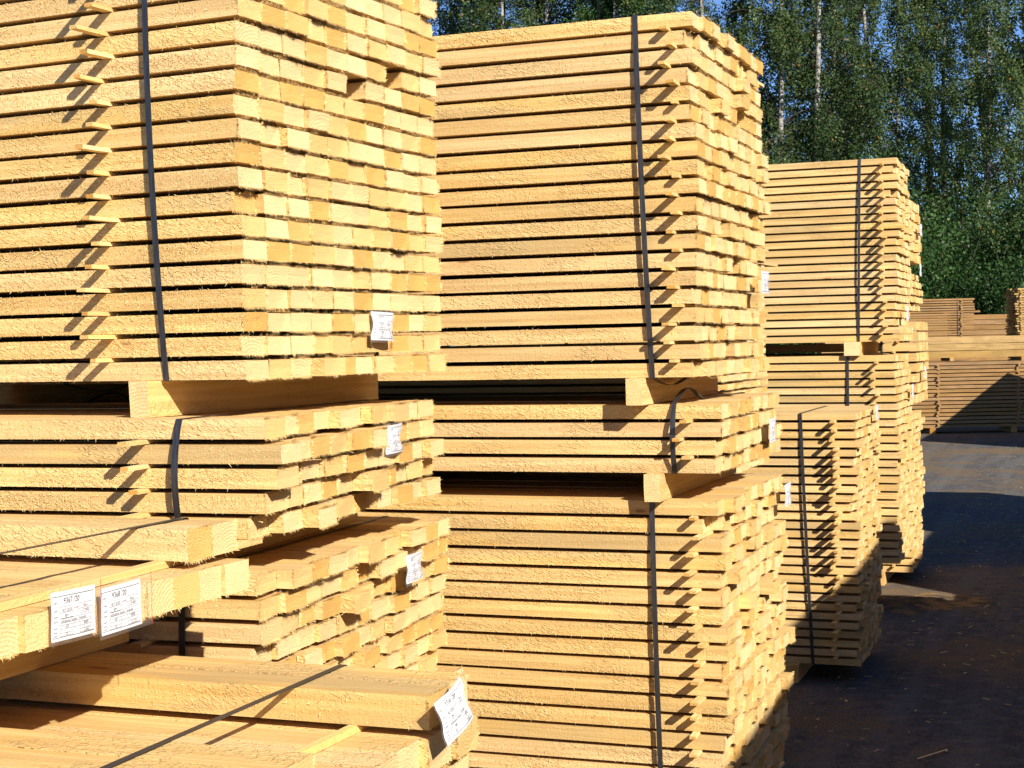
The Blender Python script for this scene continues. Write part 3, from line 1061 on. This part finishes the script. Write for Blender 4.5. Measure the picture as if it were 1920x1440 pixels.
# ------------------------------------------------------------------ low drifts of sawdust at the foot of the stacks
def dust_mat():
    t = NT('sawdust')
    tc = t.node('ShaderNodeTexCoord')
    n = t.noise(tc.outputs['Object'], 60.0, 4, 0.75)
    m = t.noise(tc.outputs['Object'], 5.0, 3, 0.6)
    c = t.ramp(n, [(0.28, (0.12, 0.075, 0.035)), (0.5, (0.27, 0.165, 0.072)), (0.72, (0.48, 0.32, 0.15))])
    c = t.mix(t.math('MULTIPLY', t.smooth(m, 0.42, 0.58), 0.85), c, (0.085, 0.070, 0.054))
    t.put(t.p.inputs['Base Color'], c)
    t.p.inputs['Roughness'].default_value = 1.0
    t.p.inputs['Specular IOR Level'].default_value = 0.05
    t.put(t.p.inputs['Normal'], t.bump(n, 0.9, 0.012))
    return t.m


M_DUST = dust_mat()


def drift(u, v, ru, rv, h, seed, label):
    rs = np.random.default_rng(seed)
    ph = rs.uniform(0, 6.28, 6)
    c = O2 + U * u + V * v
    nr_, na = 9, 40
    vs = [(0, 0, h)]
    for q in range(1, nr_ + 1):
        for a in range(na):
            an = 2 * math.pi * a / na
            edge = 1 + .22 * math.sin(2 * an + ph[0]) + .15 * math.sin(3 * an + ph[1]) + .10 * math.sin(5 * an + ph[2]) + .07 * math.sin(9 * an + ph[3]) + rs.normal(0, .03)
            f = q / nr_
            z = h * (1 - f) ** 1.3 * (1 + rs.normal(0, .25)) + (-.004 if q == nr_ else .003)
            vs.append((math.cos(an) * ru * edge * f, math.sin(an) * rv * edge * f, z))
    fs = [(0, 1 + a, 1 + (a + 1) % na) for a in range(na)]
    for q in range(nr_ - 1):
        for a in range(na):
            b = (a + 1) % na
            fs.append((1 + q * na + a, 1 + (q + 1) * na + a, 1 + (q + 1) * na + b, 1 + q * na + b))
    o = link('sawdust', mesh('sawdust', vs, fs, [M_DUST], None, True), None, (c.x, c.y, 0), (0, 0, math.pi / 2 - TH0))
    o['kind'] = 'stuff'
    tag(o, label, 'sawdust')


drift(7.9, .05, .55, .42, .035, 1, 'low sunlit drift of sawdust at the foot of the lower bundle with tall bearers')
drift(3.2, -1.5, 1.1, .55, .012, 2, 'thin brown spill of sawdust on the shaded asphalt aisle')
drift(22.6, -1.4, 1.1, .7, .02, 3, 'patch of sawdust on the sunlit asphalt before the crosswise bundle')

# ------------------------------------------------------------------ sawdust chips on the asphalt
rs = np.random.default_rng(5)
n = 1500
cu = rs.uniform(0, 30, n)
cv = -rs.beta(1.0, 1.6, n) * 5.5 + .5
pos = np.array([[O2.x + U.x * a + V.x * b, O2.y + U.y * a + V.y * b] for a, b in zip(cu, cv)])
ang = rs.uniform(0, 6.28, n)
ln = rs.uniform(.006, .03, n) * np.where(rs.uniform(0, 1, n) < .03, 5, 1)
wd = rs.uniform(.002, .006, n)
dx, dy = np.cos(ang), np.sin(ang)
zt = rs.uniform(.003, .010, n)
zt2 = rs.uniform(.003, .014, n)
quad = np.stack([np.stack([pos[:, 0] - dx * ln - dy * wd, pos[:, 1] - dy * ln + dx * wd, zt], 1),
                 np.stack([pos[:, 0] - dx * ln + dy * wd, pos[:, 1] - dy * ln - dx * wd, zt], 1),
                 np.stack([pos[:, 0] + dx * ln + dy * wd, pos[:, 1] + dy * ln - dx * wd, zt2], 1),
                 np.stack([pos[:, 0] + dx * ln - dy * wd, pos[:, 1] + dy * ln + dx * wd, zt2], 1)], 1).reshape(-1, 3)
o = link('wood_chips', fast_mesh('wood_chips', quad, 4, [M_SPL]))
o['kind'] = 'stuff'
tag(o, 'wood chips and bark scattered over the asphalt aisle', 'wood chips')


# ------------------------------------------------------------------ forest
def tube(path, radii, sides=7):
    vs, fs = [], []
    path = [Vector(p) for p in path]
    for k, p in enumerate(path):
        a = path[max(0, k - 1)]
        b = path[min(len(path) - 1, k + 1)]
        tg = (b - a).normalized()
        s = tg.cross(Vector((0.31, 0.95, 0.05))).normalized()
        t2 = tg.cross(s)
        for q in range(sides):
            an = 2 * math.pi * q / sides
            vs.append(p + (s * math.cos(an) + t2 * math.sin(an)) * radii[k])
    for k in range(len(path) - 1):
        for q in range(sides):
            q2 = (q + 1) % sides
            fs.append((k * sides + q, k * sides + q2, (k + 1) * sides + q2, (k + 1) * sides + q))
    return vs, fs


def leaves(centres, size, aspect, rs, flat=0.0):
    n = len(centres)
    a = rs.normal(size=(n, 3))
    a[:, 2] *= (1 - flat)
    a /= np.linalg.norm(a, axis=1)[:, None]
    b = np.cross(a, rs.normal(size=(n, 3)))
    b /= np.linalg.norm(b, axis=1)[:, None] + 1e-9
    s = size * rs.uniform(.6, 1.4, n)[:, None]
    return np.stack([centres - a * s, centres + b * s * aspect, centres + a * s, centres - b * s * aspect], 1).reshape(-1, 3)


def tree_meshes(kind, seed, H, leafm=None):
    """returns (trunk mesh, crown mesh)"""
    r = random.Random(seed)
    rs = np.random.default_rng(seed)
    vs, fs = [], []
    tv, tf = [], []

    def add(path, rad, sides):
        v, f = tube(path, rad, sides)
        V_, F_ = (tv, tf) if sides == 8 else (vs, fs)
        o = len(V_)
        V_.extend(v)
        F_.extend([tuple(o + i for i in q) for q in f])

    bx, by = r.uniform(-.5, .5), r.uniform(-.4, .4)

    def axis(f):
        return Vector((bx * f * f * 1.6 + .12 * math.sin(f * 7 + seed), by * f * f + .1 * math.sin(f * 5 + seed * 2), H * f))

    n = 14
    r0 = {'birch': .155, 'pine': .2, 'shrub': .06}[kind]
    if kind != 'shrub':
        add([axis(k / n) for k in range(n + 1)], [r0 * (1 - k / n) ** .8 + .012 for k in range(n + 1)], 8)
    pts = []
    if kind == 'birch':
        nl = 58
        for k in range(nl):
            f = r.uniform(.16, .97)
            az = r.uniform(0, 6.283)
            ln = (.9 + 2.7 * math.sin(math.pi * min(1, (f - .05) / .98)) ** .8) * r.uniform(.55, 1.1) * (.8 if f > .8 else 1)
            p = axis(f)
            d = Vector((math.cos(az), math.sin(az), r.uniform(.5, 1.2))).normalized()
            path, rad = [p.copy()], [.036 * (1 - f) + .014]
            m = 6
            for q in range(m):
                p = p + d * (ln / m)
                d = (d + Vector((0, 0, -.16 - .10 * q)) + Vector((r.gauss(0, .10), r.gauss(0, .10), 0))).normalized()
                path.append(p.copy())
                rad.append(rad[0] * (1 - (q + 1) / m * .85))
                for s in range(r.choice((0, 1, 1, 2, 2)) if q < 5 else 3):          # hanging twigs
                    c = np.array(p) + rs.normal(0, .22, 3)
                    hl = r.uniform(.4, 1.5)
                    k2 = int(r.uniform(50, 120))
                    t = rs.uniform(0, 1, k2)
                    drift = rs.normal(0, .18, 2)
                    w = rs.normal(0, .105, (k2, 3))
                    pts.append(np.stack([c[0] + drift[0] * t, c[1] + drift[1] * t, c[2] + .15 - hl * t], 1) + w)
            add(path, rad, 4)
        C = np.concatenate(pts)
        crown = fast_mesh('crown', leaves(C, .050, .66, rs), 4, [M_BIRCH if leafm is None else leafm])
    elif kind == 'pine':
        nl = 70
        for k in range(nl):
            f = r.uniform(.12, .99)
            az = r.uniform(0, 6.283)
            ln = (1.0 - f) * 3.4 * r.uniform(.6, 1.1) + .35
            p = axis(f)
            d = Vector((math.cos(az), math.sin(az), r.uniform(-.15, .35))).normalized()
            path, rad = [p.copy()], [.03 * (1 - f) + .012]
            m = 6
            for q in range(m):
                p = p + d * (ln / m)
                d = (d + Vector((r.gauss(0, .12), r.gauss(0, .12), -.07 + .03 * q))).normalized()
                path.append(p.copy())
                rad.append(rad[0] * (1 - (q + 1) / m * .8))
                k2 = int(r.uniform(28, 60))
                w = rs.normal(0, 1, (k2, 3)) * np.array([.26, .26, .10])
                pts.append(np.array(p) + w - np.array([0, 0, .10]) * rs.uniform(0, 1.6, (k2, 1)))
            add(path, rad, 4)
        C = np.concatenate(pts)
        crown = fast_mesh('crown', leaves(C, .085, .22, rs, .3), 4, [M_NEEDLE])
    else:
        for k in range(11):
            az = r.uniform(0, 6.283)
            d = Vector((math.cos(az) * .38, math.sin(az) * .38, 1)).normalized()
            p = Vector((r.gauss(0, .22), r.gauss(0, .22), 0))
            path, rad = [p.copy()], [.04]
            ln = H * r.uniform(.65, 1.05)
            for q in range(7):
                p = p + d * (ln / 7)
                d = (d + Vector((r.gauss(0, .1), r.gauss(0, .1), .04))).normalized()
                path.append(p.copy())
                rad.append(.04 * (1 - (q + 1) / 7 * .8))
                k2 = int(r.uniform(160, 330))
                pts.append(np.array(p) + rs.normal(0, 1, (k2, 3)) * np.array([.40, .40, .27]))
                if q < 2:
                    pts.append(np.array(p) + rs.normal(0, 1, (k2 // 2, 3)) * np.array([.6, .6, .3]))
            add(path, rad, 5)
        C = np.concatenate(pts)
        C = C[C[:, 2] > .05]
        crown = fast_mesh('crown', leaves(C, .048, .68, rs), 4, [M_SHRUB])
    trunk = mesh('trunk', tv, tf, [M_BARK_W if kind == 'birch' else M_BARK_D], None, True) if tv else None
    limbs = mesh('limbs', vs, fs, [M_BARK_D], None, True)
    return trunk, limbs, crown


def forest(kind, variants, spots, label, group, name):
    for k, (x, y, s) in enumerate(spots):
        tr, lb, cr = variants[k % len(variants)]
        e = bpy.data.objects.new(name, None)
        COL.objects.link(e)
        e.location = (x, y, 0)
        e.rotation_euler = (0, 0, (k * 2.39996 + x) % 6.283)
        e.scale = (s, s, s)
        px = 960 + FPX * x / y
        where = ', rising behind the tall front stacks' if px < 1400 else (', rising over the many-lath bundle' if px < 1725 else ', rising behind the yard-end stacks')
        tag(e, label + (where if group else ''), 'tree' if kind != 'shrub' else 'shrub', group)
        if tr:
            link('trunk', tr, e)
        for nm, md in (('limbs' if tr else 'stems', lb), ('crown', cr)):
            link(nm, md, e)['kind'] = 'stuff'


r = random.Random(12)
bv = [tree_meshes('birch', 100 + k, 19.0 + k) for k in range(4)]
pv = [tree_meshes('pine', 200 + k, 21.0 + k) for k in range(2)]
sv = [tree_meshes('shrub', 300 + k, 4.6 + .8 * k) for k in range(3)]
bs = []
for k in range(17):
    y = r.uniform(57, 70)
    fx = -.02 + (k + r.uniform(-.35, .35)) / 16 * .37
    bs.append((fx * y, y, r.uniform(.9, 1.1)))
forest('birch', bv, bs, 'tall birch with pale trunk and hanging twigs', 'birches of the forest edge', 'birch_tree')
ps = []
for k in range(10):
    y = r.uniform(70, 84)
    fx = -.05 + (k + r.uniform(-.4, .4)) / 9 * .42
    ps.append((fx * y, y, r.uniform(.9, 1.1)))
for fx in (-.035, .0, .03):
    ps.append((fx * 62, 62 + r.uniform(-2, 3), 1.0))
forest('pine', pv, ps, 'dark sparse conifer among the birches', 'conifers behind the birches', 'conifer_tree')
gv = [tree_meshes('birch', 401, 19.5, M_SHRUB)]
forest('maple', gv, [(.058 * 59, 59, 1.0)], 'broadleaf tree with fresh bright green crown above the twenty-row bundle', None, 'broadleaf_tree')
ss = []
for k in range(17):
    y = r.uniform(54, 60) + (4 if k % 2 else 0)
    fx = .17 + (k + r.uniform(-.4, .4)) / 16 * .19
    ss.append((fx * y, y, r.uniform(.85, 1.45)))
for k in range(8):
    y = r.uniform(64, 72)
    ss.append((y * (.18 + k / 7 * .18), y, r.uniform(1.3, 1.9)))
forest('shrub', sv, ss, 'dense green leafy shrub at the forest foot', 'shrubs at the forest foot', 'shrub')

# ------------------------------------------------------------------ turn the finished yard into world axes
for o in list(COL.objects):
    if o.parent is None and o.type not in {'CAMERA', 'LIGHT'}:
        o.location = TURN @ o.location
        o.rotation_euler.z += YARD
